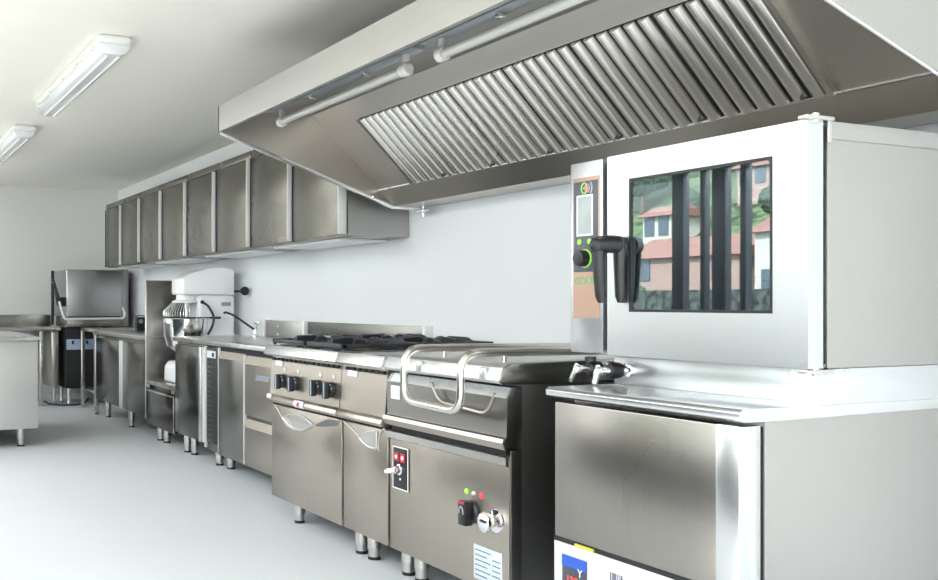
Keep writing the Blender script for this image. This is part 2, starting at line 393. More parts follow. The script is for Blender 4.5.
# ------------------------------------------------------------------ blast chiller
ch = thing('blast_chiller', 'steel blast chiller with one plain door, standing under the combi oven', 'blast chiller', (2.48, 2.055, 0))
CY0, CY1 = 1.69, 2.397
G().box(2.09, 2.96, CY0+.003, CY1-.022, .13, .852, .004).build('body', M['sidest'], ch)
G().prism([(2.012, .848), (1.998, .856), (1.996, .872), (2.006, .881), (2.965, .881), (2.965, .852), (2.08, .848)], 'y', CY0-.002, CY1, .002).build('worktop', M['bright'], ch)
dr = G().box(2.004, 2.074, 1.763, 2.364, .425, .838, .004).build('door', M['chdoor'], ch)
G().box(2.073, 2.09, 1.70, 2.36, .43, .835).build('door_seal', M['blackm'], dr)
hn = G().prism([(2.001, 1.694), (2.001, 1.762), (2.075, 1.762), (2.075, 1.664+.03), (2.05, 1.688), (2.024, 1.686)], 'z', .40, .839, .002).build('handle', M['bright'], dr, 'full height bright handle profile')
G().box(2.006, 2.088, 1.70, 2.37, .398, .424).build('lower_gap', M['blackm'], ch)
pn = G().box(2.003, 2.088, 1.695, 2.366, .14, .411, .003).build('control_fascia', M['grey'], ch)
dsp = G().box(1.9995, 2.0035, 2.222, 2.325, .245, .378, .001).build('display', M['screen'], pn, 'blue and grey display')
G().box(1.9985, 2.0005, 2.222, 2.325, .345, .378).build('display_header', M['blue'], dsp)
text('digits', '138', .042, (1.9985, 2.281, .302), M['digit'], dsp, sx=.8)
text('symbol', 'Y', .035, (1.9985, 2.247, .335), M['sticker'], dsp)
lb = G().box(2.0005, 2.0035, 1.99, 2.128, .30, .376, .0008).build('printed_label', M['sticker'], pn, 'black and white printed label')
g = G(); y = 2.126
for w in (.006, .016, .004, .003, .008): g.box(1.9995, 2.0008, y-w, y, .302, .374); y -= w+.003
g.build('bars', M['ink'], lb)
text('lettering', 'ESW', .05, (1.9995, 2.045, .345), M['inkb'], lb, sx=.8)
G().box(2.0, 2.006, 2.195, 2.272, .413, .421).build('yellow_tag', M['yellow'], ch)
for x, y in ((2.15, 1.77), (2.15, 2.34), (2.88, 1.77), (2.88, 2.34)): leg(ch, x, y, .14)

# ------------------------------------------------------------------ combi oven
ov = thing('combi_oven', 'white-gleaming steel combi oven with window door and black handle, on the chiller', 'oven', (2.6, 2.1, .881))
OY0, OY1, OZ0, OZ1 = 1.677, 2.541, .974, 1.606
bd = G()
bd.box(2.33, 2.95, OY0+.04, OY1-.04, OZ0+.002, OZ0+.03); bd.box(2.33, 2.95, OY0+.03, OY1-.03, OZ1-.035, OZ1-.003)
bd.box(2.293, 2.955, OY0, OY0+.05, OZ0, OZ1-.002, .003); bd.box(2.293, 2.955, 2.37, OY1, OZ0, OZ1-.002, .003); bd.box(2.90, 2.953, OY0+.03, OY1-.03, OZ0+.001, OZ1-.0025)
bd.box(2.294, 2.34, OY0+.03, OY1-.03, OZ0+.001, OZ0+.08); bd.box(2.294, 2.34, OY0+.03, OY1-.03, OZ1-.07, OZ1-.0035)
body = bd.build('body', M['sidest'], ov)
G().box(2.293, 2.957, OY0-.003, OY0+.001, OZ1-.046, OZ1-.001, .001).build('side_cap', M['sidest'], body)
G().prism([(2.285, .881), (2.285, .970), (2.30, .9735), (2.955, .9735), (2.955, .881)], 'y', OY0, 2.41, .002).build('base_skirt', M['ovenfront'], ov)
G().box(2.34, 2.90, OY0+.05, 2.37, OZ0+.03, OZ0+.05).build('cavity_floor', M['cavity'], ov)
g = G(); g.box(2.88, 2.899, 1.73, 2.37, 1.02, 1.57); g.box(2.34, 2.9, 1.728, 1.738, 1.02, 1.57); g.box(2.34, 2.9, 2.36, 2.369, 1.02, 1.57); g.box(2.34, 2.9, 1.73, 2.37, 1.555, 1.571)
g.build('cavity_lining', M['cavity'], ov)
g = G()
for y in (1.80, 2.30):
    for x in (2.36, 2.80): g.cyl((x, y, 1.02), (x, y, 1.55), .006, seg=8)
    for z in (1.13, 1.21, 1.29, 1.37, 1.45): g.cyl((2.36, y, z), (2.80, y, z), .005, seg=8)
for z in (1.2, 1.42): g.cyl((2.37, 1.80, z), (2.37, 2.30, z), .0035, seg=8)
g.build('rack', M['white'], ov, 'wire rack inside the oven')
g = G(); g.prism([(1.76, 1.175), (1.78, 1.125), (2.32, 1.125), (2.34, 1.175), (2.33, 1.175), (2.31, 1.135), (1.79, 1.135), (1.77, 1.175)], 'x', 2.37, 2.82)
g.build('baking_tray', M['dark'], ov)
# door with opening
dy0, dy1, dz0, dz1 = 1.676, 2.371, .975, 1.605
gy0, gy1, gz0, gz1 = 1.781, 2.275, 1.118, 1.522
def frame_panel(x0, x1, y0, y1, z0, z1, a0, a1, b0, b1, r=.012):
    """rectangular plate with a rounded rectangular opening"""
    t = bmesh.new(); n = 6
    inner = []
    for cy, cz, s0 in ((a1-r, b1-r, 0), (a0+r, b1-r, 1), (a0+r, b0+r, 2), (a1-r, b0+r, 3)):
        for k in range(n+1):
            an = PI/2*(s0+k/n); inner.append((cy+r*math.cos(an), cz+r*math.sin(an)))
    outer = [(y1, z1), (y0, z1), (y0, z0), (y1, z0)]
    vi = {}; vo = {}
    for x in (x0, x1):
        vi[x] = [t.verts.new((x, a, b)) for a, b in inner]; vo[x] = [t.verts.new((x, a, b)) for a, b in outer]
        for q in range(4):
            seg = vi[x][q*(n+1):(q+1)*(n+1)]
            for k in range(n): t.faces.new((vo[x][q], seg[k], seg[k+1]))
            t.faces.new((vo[x][q], seg[-1], vi[x][((q+1)*(n+1)) % len(inner)], vo[x][(q+1) % 4]))
    N = len(inner)
    for k in range(N): t.faces.new((vi[x0][k], vi[x0][(k+1) % N], vi[x1][(k+1) % N], vi[x1][k]))
    for k in range(4): t.faces.new((vo[x0][k], vo[x1][k], vo[x1][(k+1) % 4], vo[x0][(k+1) % 4]))
    gg = G(); gg._merge(t); return gg
door = frame_panel(2.22, 2.275, dy0, dy1, dz0, dz1, gy0, gy1, gz0, gz1).build('door', M['ovenfront'], ov)
G().box(2.224, 2.229, gy0-.001, gy1+.001, gz0-.001, gz1+.001).build('door_glass', M['ovenglass'], door, 'dark mirroring glass')
frame_panel(2.2195, 2.232, gy0-.004, gy1+.004, gz0-.004, gz1+.004, gy0+.004, gy1-.004, gz0+.004, gz1-.004).build('glass_gasket', M['black'], door)
G().box(2.276, 2.292, dy0+.01, dy1-.005, dz0+.01, dz1-.01).build('door_seal', M['blackm'], door)
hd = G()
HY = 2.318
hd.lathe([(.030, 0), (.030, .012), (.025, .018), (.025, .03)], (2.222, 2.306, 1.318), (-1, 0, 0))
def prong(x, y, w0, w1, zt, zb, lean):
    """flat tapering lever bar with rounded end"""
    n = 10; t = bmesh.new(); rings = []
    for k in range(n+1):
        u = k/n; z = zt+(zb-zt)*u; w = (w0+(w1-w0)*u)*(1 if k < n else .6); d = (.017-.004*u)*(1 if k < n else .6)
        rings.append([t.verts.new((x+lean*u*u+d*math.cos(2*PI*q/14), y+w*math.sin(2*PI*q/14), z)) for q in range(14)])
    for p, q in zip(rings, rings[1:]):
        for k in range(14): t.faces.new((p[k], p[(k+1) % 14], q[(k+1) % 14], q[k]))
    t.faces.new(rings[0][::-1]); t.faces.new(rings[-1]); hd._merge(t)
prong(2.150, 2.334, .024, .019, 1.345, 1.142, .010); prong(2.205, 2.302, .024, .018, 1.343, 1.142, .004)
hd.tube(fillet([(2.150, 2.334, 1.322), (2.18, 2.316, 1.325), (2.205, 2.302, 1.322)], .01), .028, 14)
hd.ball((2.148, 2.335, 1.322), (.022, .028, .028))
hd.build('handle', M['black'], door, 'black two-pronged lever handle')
cp = G().box(2.22, 2.292, 2.392, OY1, .978, 1.604, .004).build('control_panel', M['ovenfront'], ov)
G().box(2.245, 2.292, 2.371, 2.392, .98, 1.60).build('panel_gap', M['blackm'], ov)
G().box(2.2185, 2.2215, 2.404, 2.526, 1.092, 1.553, .0008).build('copper_plate', M['copper'], cp, 'copper coloured plate')
gp = G().box(2.2165, 2.219, 2.411, 2.521, 1.243, 1.54, .0008).build('keypad', M['charcoal'], cp, 'charcoal keypad')
sc_ = G().box(2.2150, 2.2168, 2.433, 2.502, 1.364, 1.492, .0005).build('screen', M['lcd'], gp)
frame_panel(2.2145, 2.2155, 2.430, 2.505, 1.361, 1.495, 2.436, 2.499, 1.367, 1.489, .002).build('screen_border', M['whitep'], sc_)
for y, m in ((2.492, 'lime'), (2.446, 'lime')): G().lathe([(.0095, 0), (.0095, .003), (.007, .004)], (2.2168, y, 1.342), (-1, 0, 0)).build('button', M[m], gp)
G().lathe([(.031, 0), (.031, .003), (.026, .004)], (2.2168, 2.466, 1.287), (-1, 0, 0)).build('knob_ring', M['lime'], gp, 'lime green ring')
G().lathe([(.027, 0), (.027, .02), (.024, .03), (.014, .032)], (2.2168, 2.468, 1.287), (-1, 0, 0)).build('knob', M['black'], gp)
for i, (y, m, r) in enumerate(((2.470, 'lime', .017), (2.456, 'pink', .013))):
    g = G(); g.tube([(2.216, y+r*math.cos(a)*.8, 1.517+r*math.sin(a)) for a in [2*PI*k/20 for k in range(20)]], .0028, 6, closed=True)
    g.cyl((2.2162, y-.006, 1.517), (2.2162, y+.006, 1.517), .0025, seg=6); g.build('emblem', M[m], gp, 'round emblem of green and pink rings')
g = G(); g.tube([(2.216, 2.447-.012*math.cos(a), 1.517+.019*math.sin(a)) for a in [-1.2+2.4*k/10 for k in range(11)]], .0024, 6); g.build('emblem', M['paleblue'], gp)
text('lettering', 'COOL', .036, (2.2176, 2.469, 1.213), M['green'], cp, sx=.95)
for z, s in ((1.609, 1), (.968, -1)):
    g = G(); g.box(2.20, 2.30, 1.662, 1.69, z-.005, z+.005, .002); g.cyl((2.245, 1.674, z-.012), (2.245, 1.674, z+.012), .009, seg=12)
    if s > 0: g.box(2.285, 2.297, 1.668, 1.676, z-.06, z+.004, .001)
    else:
        G().ball((2.19, 1.70, z-.002), .007).build('bolt', M['polished'], ov); G().ball((2.36, 1.672, z+.001), .005).build('bolt', M['polished'], ov)
    g.build('hinge', M['steel'], ov, 'steel door hinge')
# two drain valves below the oven
def valve(y, dy, label):
    v = G(); v.lathe([(.022, 0), (.022, .012), (.014, .016), (.014, .05)], (2.286, y, .928), (-1, 0, 0)); vv = v.build('drain_valve', M['chrome'], ov, label)
    G().lathe([(.024, .042), (.026, .052), (.026, .072), (.02, .082)], (2.286, y, .928), (-1, 0, 0)).build('collar', M['black'], vv)
    h = G(); h.cyl((2.206, y, .928), (2.17, y+dy*.2, .928), .012); h.ball((2.165, y+dy*.3, .928), .015)
    h.tube([(2.165, y+dy*.3+.004, .945), (2.160, y+dy*.3, .928), (2.155, y+dy, .888)], [.007, .010, .009], 10)
    h.build('lever', M['chrome'], vv)
valve(2.345, .012, 'chrome drain valve with black collar'); valve(2.435, .03, 'chrome drain valve with black collar')
g = G(); g.cyl((2.21, 2.435, .95), (2.21, 2.435, .968), .018); g.build('valve_cap', M['black'], ov)

# ------------------------------------------------------------------ tilting bratt pan
pan = thing('tilting_pan', 'steel tilting braising pan with tubular lid handle, between the range and chiller', 'braising pan', (2.5, 3.09, 0))
PY0, PY1 = 2.69, 3.492
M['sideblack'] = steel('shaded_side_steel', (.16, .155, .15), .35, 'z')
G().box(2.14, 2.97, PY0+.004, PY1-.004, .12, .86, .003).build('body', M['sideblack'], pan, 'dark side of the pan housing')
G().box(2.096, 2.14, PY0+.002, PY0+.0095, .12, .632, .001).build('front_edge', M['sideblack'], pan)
lp = G().box(2.092, 2.138, PY0+.010, PY1-.002, .115, .612, .004).build('front_panel', M['warm'], pan)
G().prism([(2.091, .574), (2.078, .580), (2.078, .607), (2.091, .613)], 'y', PY0+.010, PY1-.004).build('panel_lip', M['steel'], lp)
G().box(2.095, 2.14, PY0+.03, PY1-.01, .612, .634).build('shadow_gap', M['blackm'], pan)
# tub front
tb = G().prism([(2.14, .635), (2.068, .640), (2.060, .662), (2.064, .672), (2.076, .678), (2.076, .815), (2.098, .850), (2.14, .852)], 'y', PY0, PY1-.004, .002).build('tub', M['dark'], pan)
G().prism([(2.0745, .813), (2.0968, .848), (2.0945, .8495), (2.072, .815)], 'y', PY0+.005, PY1-.01).build('tub_edge', M['bright'], tb)
G().prism([(2.067, .636), (2.056, .660), (2.061, .674), (2.066, .672), (2.062, .660), (2.070, .640)], 'y', PY0+.001, PY1).build('tub_lip', M['warm'], tb)
g = G(); g.tube(fillet([(2.075, 3.155, .835), (2.075, 3.10, .765), (2.075, 2.80, .748), (2.075, 2.755, .825)], .05), .006, 8); g.build('handle_reflection', M['warm'], tb)  # reflection of the lid handle in the tub, shaped as a raised line
# lid
lid = G().prism([(2.052, .864), (2.046, .874), (2.064, .919), (2.09, .929), (2.93, .934), (2.95, .92), (2.95, .862)], 'y', PY0+.001, PY1-.03, .002).build('lid', M['lidst'], pan)
G().prism([(2.048, .862), (2.041, .875), (2.061, .921), (2.09, .932), (2.46, .936), (2.46, .861)], 'y', PY0-.008, PY0+.002, .001).build('end_cap', M['dark'], lid, 'dark end cap of the lid')
G().cyl((2.075, PY0-.0085, .893), (2.075, PY0-.004, .893), .006).build('screw', M['polished'], lid)
for y in (3.20, 2.79): G().box(2.045, 2.062, y-.02, y+.02, .868, .914, .004).build('lid_bead', M['lidst'], lid)
path = fillet([(2.86, 3.19, .958), (2.45, 3.19, .963), (1.975, 3.19, .966), (1.975, 3.19, .765), (1.975, 2.815, .757), (1.975, 2.815, .966), (2.45, 2.815, .963), (2.86, 2.815, .958)], .075, 7)
hb = G().tube(path, .0155, 14).build('lid_handle', M['tubest'], pan, 'bent steel tube handle over the lid')
for y in (3.19, 2.815):
    for x in (2.16, 2.72): G().cyl((x, y, .930), (x, y, .962), .009, seg=12).build('post', M['tubest'], hb)
# controls on the front
ct = G().box(2.088, 2.093, 3.345, 3.46, .375, .545, .0015).build('control_plate', M['black'], lp, 'black switch plate with red lamps')
frame_panel(2.0872, 2.0895, 3.342, 3.461, .373, .547, 3.346, 3.457, .377, .543, .003).build('plate_border', M['whitep'], ct)
for y in (3.43, 3.382):
    b_ = G().box(2.0845, 2.0885, y-.017, y+.017, .487, .523, .002).build('lamp', M['red'], ct, 'red lamp'); G().ball((2.0845, y, .505), (.004, .009, .009)).build('lamp_glow', M['sticker'], b_)
k_ = G().lathe([(.023, 0), (.023, .006), (.016, .008), (.015, .025)], (2.088, 3.404, .455), (-1, 0, 0)).build('switch', M['chrome'], ct); G().tube([(2.065, 3.404, .455), (2.045, 3.425, .450), (2.040, 3.44, .445)], [.009, .011, .008], 10).build('toggle', M['whitep'], k_)
G().ball((2.088, 3.404, .415), (.003, .006, .006)).build('screw', M['polished'], ct)
for y, m in ((2.944, 'greenled'), (2.902, 'ledw'), (2.854, 'redled')): G().lathe([(.011 if m != 'ledw' else .008, 0), (.010 if m != 'ledw' else .007, .005), (.004, .009)], (2.092, y, .449), (-1, 0, 0)).build('indicator', M[m], lp)
kn = G(); kn.lathe([(.043, 0), (.043, .012), (.036, .02)], (2.092, 2.905, .382), (-1, 0, 0)); kn.box(2.040, 2.078, 2.885, 2.930, .335, .425, .006); kn = kn.build('dial', M['black'], lp, 'black rotary dial')
G().box(2.0385, 2.041, 2.890, 2.925, .414, .422).build('pointer', M['red'], kn)
G().tube([(2.039, 2.907+.013*math.cos(a), .378+.026*math.sin(a)) for a in [PI*k/8 for k in range(9)]], .003, 6).build('dial_mark', M['greyp'], kn)
va = G(); va.lathe([(.042, 0), (.040, .006), (.020, .010), (.018, .030), (.03, .034), (.034, .044), (.034, .060), (.024, .068), (.006, .072)], (2.092, 2.768, .376), (-1, 0, 0)); va = va.build('valve', M['chrome'], lp, 'chrome round water valve')
for a in range(5): G().ball((2.042, 2.768+.03*math.cos(a*1.256), .376+.03*math.sin(a*1.256)), (.012, .007, .007)).build('grip', M['chrome'], va)
rp = G().box(2.0895, 2.0925, 2.735, 2.90, .145, .268, .001).build('rating_plate', M['plate'], lp, 'pale blue rating plate')
g = G()
for k in range(6):
    z = .252-k*.018; g.box(2.0887, 2.0897, 2.80+.02*(k % 2), 2.89, z-.0035, z+.0005); g.box(2.0887, 2.0897, 2.745, 2.79, z-.0035, z+.0005)
g.build('print', M['ink'], rp); G().box(2.0885, 2.0898, 2.745, 2.785, .238, .258).build('blank', M['sticker'], rp)
for y, z0 in ((3.43, .79), (3.43, .70)): pass
G().prism([(2.0735, .818), (2.0955, .8505), (2.0935, .852), (2.0715, .8195)], 'y', 3.36, 3.452).build('sticker', M['sticker'], tb, 'pale sticker')
G().box(2.0735, 2.0765, 3.385, 3.452, .745, .80).build('sticker', M['sticker'], tb, 'pale sticker')
for x in (2.165, 2.88):
    for y in (3.46, 2.76): leg(pan, x, y, .13, .03)
leg(pan, 2.165, 3.36, .13, .03)

# ------------------------------------------------------------------ gas range (0.8) and neutral unit (0.4)
def top_front(y0, y1, mat, parent, nm='top'):
    return G().prism([(2.06, .863), (2.046, .872), (2.066, .917), (2.97, .917), (2.97, .863)], 'y', y0, y1, .002).build(nm, mat, parent)
def fascia(y0, y1, parent):
    fa = G().prism([(2.11, .655), (2.072, .655), (2.086, .835), (2.11, .84)], 'y', y0, y1).build('control_panel', M['warm'], parent)
    G().prism([(2.11, .618), (2.054, .620), (2.048, .632), (2.056, .650), (2.075, .660), (2.11, .660)], 'y', y0, y1, .002).build('rail', M['warm'], parent)
    for k in range(int((y1-y0)/.052)):
        y = y0+.02+k*.052; G().box(2.078, 2.09, y, y+.028, .838, .852).build('vent_slot', M['blackm'], fa)
    G().box(2.09, 2.12, y0, y1, .836, .864).build('vent_strip', M['warm'], parent)
    return fa
def cup_handle(yc, hw, zc, hh, x, mat, parent, skew=0, cut=None):
    """lens-shaped pull cup pressed in the door top"""
    n = 14; bot = []; top = []
    for k in range(n+1):
        u = -1+2*k/n; y = yc+hw*u; s = skew*u
        bot.append((y, zc-hh*(1-u*u)+s)); top.append((y, zc+hh*.75*(1-u*u)+s))
    if cut: bot = [p for p in bot if p[0] >= cut]; top = [p for p in top if p[0] >= cut]
    loop = bot+top[::-1]
    rim = G().tube([(x-.004, y, z) for y, z in loop], .0038, 8, closed=True).build('handle', mat, parent, 'lens-shaped pull cup')
    t = bmesh.new(); c = t.verts.new((x+.0, yc if not cut else yc+.02, zc-hh*.1)); vs = [t.verts.new((x-.004, y, z)) for y, z in loop]
    for i in range(len(vs)): t.faces.new((c, vs[i], vs[(i+1) % len(vs)]))
    gg = G(); gg._merge(t); gg.build('cup', M['steel'], rim)
    return rim
rg = thing('gas_range', 'steel gas range with four black knobs and black burner grates', 'gas range', (2.5, 4.31, 0))
RY0, RY1 = 3.907, 4.712
G().box(2.122, 2.97, RY0+.003, RY1, .105, .862, .003).build('body', M['warm'], rg)
top_front(RY0-.002, RY1+.012, M['bright'], rg, 'hob_top')
fascia(RY0, RY1-.02, rg)
dr = G().box(2.088, 2.121, RY0+.008, RY1-.006, .112, .602, .005).build('oven_door', M['warm'], rg)
G().box(2.094, 2.122, RY0+.01, RY1-.01, .602, .619).build('shadow_gap', M['blackm'], rg)
cup_handle(4.375, .175, .545, .042, 2.087, M['steel'], dr)
g = G(); g.tube([(2.087, y, z) for y, z in ((4.66, .597), (4.62, .578), (4.56, .535), (4.50, .508), (4.42, .497), (4.33, .499), (4.25, .520), (4.15, .562), (4.06, .592), (3.99, .600), (3.925, .600))], .0032, 8)
g.build('lip', M['steelh'], dr, 'curved bright lip of the door')
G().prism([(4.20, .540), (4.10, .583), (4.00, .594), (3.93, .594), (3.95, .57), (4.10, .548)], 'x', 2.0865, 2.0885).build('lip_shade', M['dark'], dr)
for i, y in enumerate((4.53, 4.372, 4.122, 3.985)):
    k = G(); k.lathe([(.036, 0), (.037, .008), (.034, .022), (.028, .026)], (2.081, y, .735), (-1, 0, .08)); k.box(2.028, 2.060, y-.014, y+.014, .695, .772, .007)
    kk = k.build('knob', M['black'], rg, 'black bar-grip knob')
    g = G()
    for a in (.2, .9, 2.2, 2.9, -.6): g.ball((2.056, y+.031*math.cos(a), .735+.031*math.sin(a)), .0035, 8)
    g.build('marks', M['paleblue'], kk)
    G().box(2.026, 2.029, y-.013, y-.006, .70, .77).build('grip_edge', M['paleblue'], kk)
    G().lathe([(.010, 0), (.010, .004), (.004, .008)], (2.083, y-.01, .797), (-1, 0, 0)).build('indicator', M['ledw'], rg, 'small pale lamp above knob')
G().prism([(2.082, .812), (2.0845, .838), (2.0825, .838), (2.080, .812)], 'y', 4.555, 4.64).build('sticker', M['sticker'], rg, 'pale blue sticker')
s_ = G().prism([(2.055, .622), (2.046, .632), (2.054, .653), (2.052, .655), (2.044, .632), (2.053, .620)], 'y', 4.24, 4.345).build('sticker', M['sticker'], rg, 'white sticker with red mark')
G().prism([(2.0515, .626), (2.0425, .634), (2.048, .648), (2.046, .648), (2.0405, .634), (2.050, .624)], 'y', 4.28, 4.302).build('sticker_mark', M['red'], s_)
G().prism([(2.055, .634), (2.052, .642), (2.058, .658), (2.056, .659), (2.050, .642), (2.053, .633)], 'y', 4.635, 4.69).build('sticker', M['sticker'], rg, 'white sticker')
# hob wells, burners, grates
G().box(2.125, 2.93, RY0+.03, RY1-.03, .9172, .9195, .001).build('hob_well', M['enamel'], rg)
bx = (2.33, 2.72); by = (4.11, 4.51)
for x in bx:
    for y in by:
        b_ = G().lathe([(.07, 0), (.07, .006), (.052, .010), (.052, .020), (.045, .024)], (x, y, .9195), (0, 0, 1)).build('burner', M['brass'], rg)
        G().lathe([(.042, .022), (.044, .028), (.03, .034), (.002, .036)], (x, y, .9195), (0, 0, 1)).build('burner_cap', M['iron'], b_)
def grate(y0, y1):
    g = G(); x0, x1, z = 2.105, 2.925, .939
    fr = [(x0, y0), (x1, y0), (x1, y1), (x0, y1)]
    for a, b in zip(fr, fr[1:]+fr[:1]):
        g.box(min(a[0], b[0])-.011, max(a[0], b[0])+.011, min(a[1], b[1])-.011, max(a[1], b[1])+.011, z-.011, z+.011, .004)
    xm = (x0+x1)/2; g.box(xm-.01, xm+.01, y0, y1, z-.01, z+.012, .004)
    ym = (y0+y1)/2
    for cx_ in bx:
        for k in range(4):
            a = PI/4+k*PI/2; e = (cx_+.19*math.cos(a)*1.1, ym+.19*math.sin(a)*1.0)
            a1 = (cx_+.055*math.cos(a), ym+.055*math.sin(a))
            d = Vector((e[0]-a1[0], e[1]-a1[1], 0)); nn = Vector((-d.y, d.x, 0)).normalized()*.008
            t = bmesh.new(); prof = [(0, z+.002), (0, z+.024), (.35, z+.032), (.8, z+.03), (1, z+.008), (1, z-.008)]
            v0 = [t.verts.new((a1[0]+d.x*u+nn.x, a1[1]+d.y*u+nn.y, zz)) for u, zz in prof]; v1 = [t.verts.new((a1[0]+d.x*u-nn.x, a1[1]+d.y*u-nn.y, zz)) for u, zz in prof]
            t.faces.new(v0); t.faces.new(v1[::-1])
            for i in range(len(prof)): j = (i+1) % len(prof); t.faces.new((v0[j], v0[i], v1[i], v1[j]))
            g._merge(t, .002, 1)
        for sgn in (-1, 1):
            g.prism([(ym+sgn*.19, z-.01), (ym+sgn*.19, z+.028), (ym+sgn*.09, z+.034), (ym+sgn*.07, z+.026), (ym+sgn*.07, z+.006), (ym+sgn*.12, z-.002)], 'x', cx_-.008, cx_+.008, .002, 1)
            g.prism([(cx_+sgn*.19, z-.01), (cx_+sgn*.19, z+.028), (cx_+sgn*.09, z+.034), (cx_+sgn*.07, z+.026), (cx_+sgn*.07, z+.006), (cx_+sgn*.12, z-.002)], 'y', ym-.008, ym+.008, .002, 1)
    for x in (x0, x1):
        for y in (y0, y1): g.cyl((x, y, .9196), (x, y, z), .009, seg=8)
    return g.build('grate', M['iron'], rg, 'black cast iron burner grate')
grate(3.92, 4.298); grate(4.322, 4.70)
for x, y in ((2.155, 4.50), (2.88, 4.60), (2.88, 3.97)): leg(rg, x, y, .112, .028)

nu = thing('neutral_cabinet', 'narrow steel cabinet with one cup-handled door, between gas range and tilting pan', 'cabinet', (2.5, 3.7, 0))
NY0, NY1 = 3.499, 3.902
G().box(2.122, 2.97, NY0, NY1, .11, .862, .003).build('body', M['warm'], nu)
top_front(NY0-.01, NY1, M['bright'], nu, 'top')
fascia(NY0, NY1, nu)
dr = G().box(2.088, 2.121, NY0+.006, NY1-.006, .115, .602, .005).build('door', M['warm'], nu)
G().box(2.094, 2.122, NY0+.004, NY1-.004, .602, .619).build('shadow_gap', M['blackm'], nu)
cup_handle(3.61, .13, .556, .042, 2.087, M['steel'], dr, -.012, 3.578)
G().tube([(2.086, y, z) for y, z in ((3.895, .600), (3.84, .585), (3.77, .558), (3.68, .525), (3.60, .508))], .0025, 8).build('crease', M['steelh'], dr)
G().tube([(2.086, y, z) for y, z in ((3.578, .508), (3.577, .545), (3.560, .585), (3.53, .608), (3.51, .605))], .0045, 8).build('lip', M['steelh'], dr)
G().prism([(2.082, .812), (2.0845, .838), (2.0825, .838), (2.080, .812)], 'y', 3.755, 3.842).build('sticker', M['sticker'], nu, 'pale blue sticker')
for x, y in ((2.155, 3.842), (2.155, 3.73), (2.88, 3.842), (2.88, 3.55)): leg(nu, x, y, .115, .03)

# ------------------------------------------------------------------ splashback along the wall
sp = thing('splashback', 'low steel splashback on the white wall behind the range and long worktop', 'splashback', (2.97, 5.67, .882))
G().box(2.974, 2.998, 4.57, 6.08, .92, 1.008, .003).build('steel_sheet', M['dark'], sp)
lp2 = G().box(2.955, 2.998, 6.12, 6.77, .882, 1.008, .003).build('pale_sheet', M['sidest'], sp, 'paler left stretch')
for z in (.965, .905): G().ball((2.954, 6.55, z), (.004, .012, .009)).build('screw', M['white'], lp2)
G().box(2.945, 2.998, 6.083, 6.117, .882, 1.012, .002).build('joint_post', M['white'], sp)
G().box(2.945, 2.998, 4.54, 4.568, .92, 1.012, .002).build('end_post', M['white'], sp)
G().box(2.94, 2.998, 6.775, 6.83, .882, 1.02, .002).build('end_post', M['white'], sp)

# ------------------------------------------------------------------ long worktop, refrigerated counter, door cabinet
tag(G().prism([(2.335, .846), (2.295, .848), (2.295, .878), (2.303, .882), (2.95, .882), (2.95, .846)], 'y', 4.726, 7.06, .002).build('worktop', M['steelh'], org=(2.6, 5.9, .846)),
    'long steel worktop running left from the range to the mixer', 'worktop')
FX = 2.335
fc = thing('refrigerated_counter', 'refrigerated steel counter with grille, door and two drawers, left of the range', 'refrigerated counter', (2.64, 5.57, 0))
G().box(FX+.005, 2.95, 4.722, 6.40, .105, .8455, .003).build('body', M['dark'], fc)
vg = G().box(FX-.006, FX+.004, 6.145, 6.385, .165, .83, .002).build('grille', M['black'], fc, 'black ventilation grille')
g = G()
for k in range(17):
    for j in range(4):
        y = 6.175+j*.05; z = .19+k*.034
        if z < .735: g.box(FX-.009, FX-.005, y, y+.035, z, z+.02, .001, 1)
g.build('slats', M['grille'], vg)
ds = G().box(FX-.011, FX-.005, 6.20, 6.368, .757, .806, .002).build('thermostat', M['sticker'], vg, 'white thermostat'); G().box(FX-.0125, FX-.0105, 6.22, 6.262, .765, .795).build('thermostat_screen', M['black'], ds)
G().box(FX-.016, FX+.004, 6.389, 6.402, .12, .835, .001).build('edge', M['edge'], fc); G().box(FX-.016, FX+.004, 6.118, 6.132, .12, .835, .001).build('edge', M['edge'], fc)
def fridge_front(nm, y0, y1, z0, z1, mat, lip=True, label=None):
    zt = z1-.045
    d = G().prism([(FX+.003, z0), (FX-.022, z0), (FX-.022, zt), (FX-.002, z1), (FX+.003, z1)], 'y', y0, y1, .0015).build(nm, mat, fc, label)
    G().prism([(FX-.0245, zt-.004), (FX-.0225, zt-.004), (FX-.0025, z1), (FX-.0035, z1+.002)], 'y', y0, y1).build('handle', M['warm'], d, 'slanted pull edge')
    G().box(FX-.024, FX+.002, y0-.006, y0-.001, z0, z1-.01, .001).build('edge', M['edge'], d)
    return d
fridge_front('door', 5.655, 6.108, .112, .815, M['dark'])
d1 = fridge_front('drawer', 4.735, 5.635, .432, .803, M['warm']); fridge_front('drawer', 4.735, 5.635, .112, .405, M['warm'])
g = G()
for k in range(3): g.box(FX-.0235, FX-.0215, 5.235+.02*k, 5.46-.02*(k % 2), .690-k*.012, .695-k*.012)
g.build('print', M['paleblue'], d1, 'faint pale blue print')
G().box(FX-.005, FX+.004, 4.73, 6.11, .808, .845).build('gap', M['blackm'], fc)
for x, y in ((2.40, 6.31), (2.42, 6.14), (2.88, 6.31), (2.88, 4.85), (2.42, 4.85)): leg(fc, x, y, .108, .03)

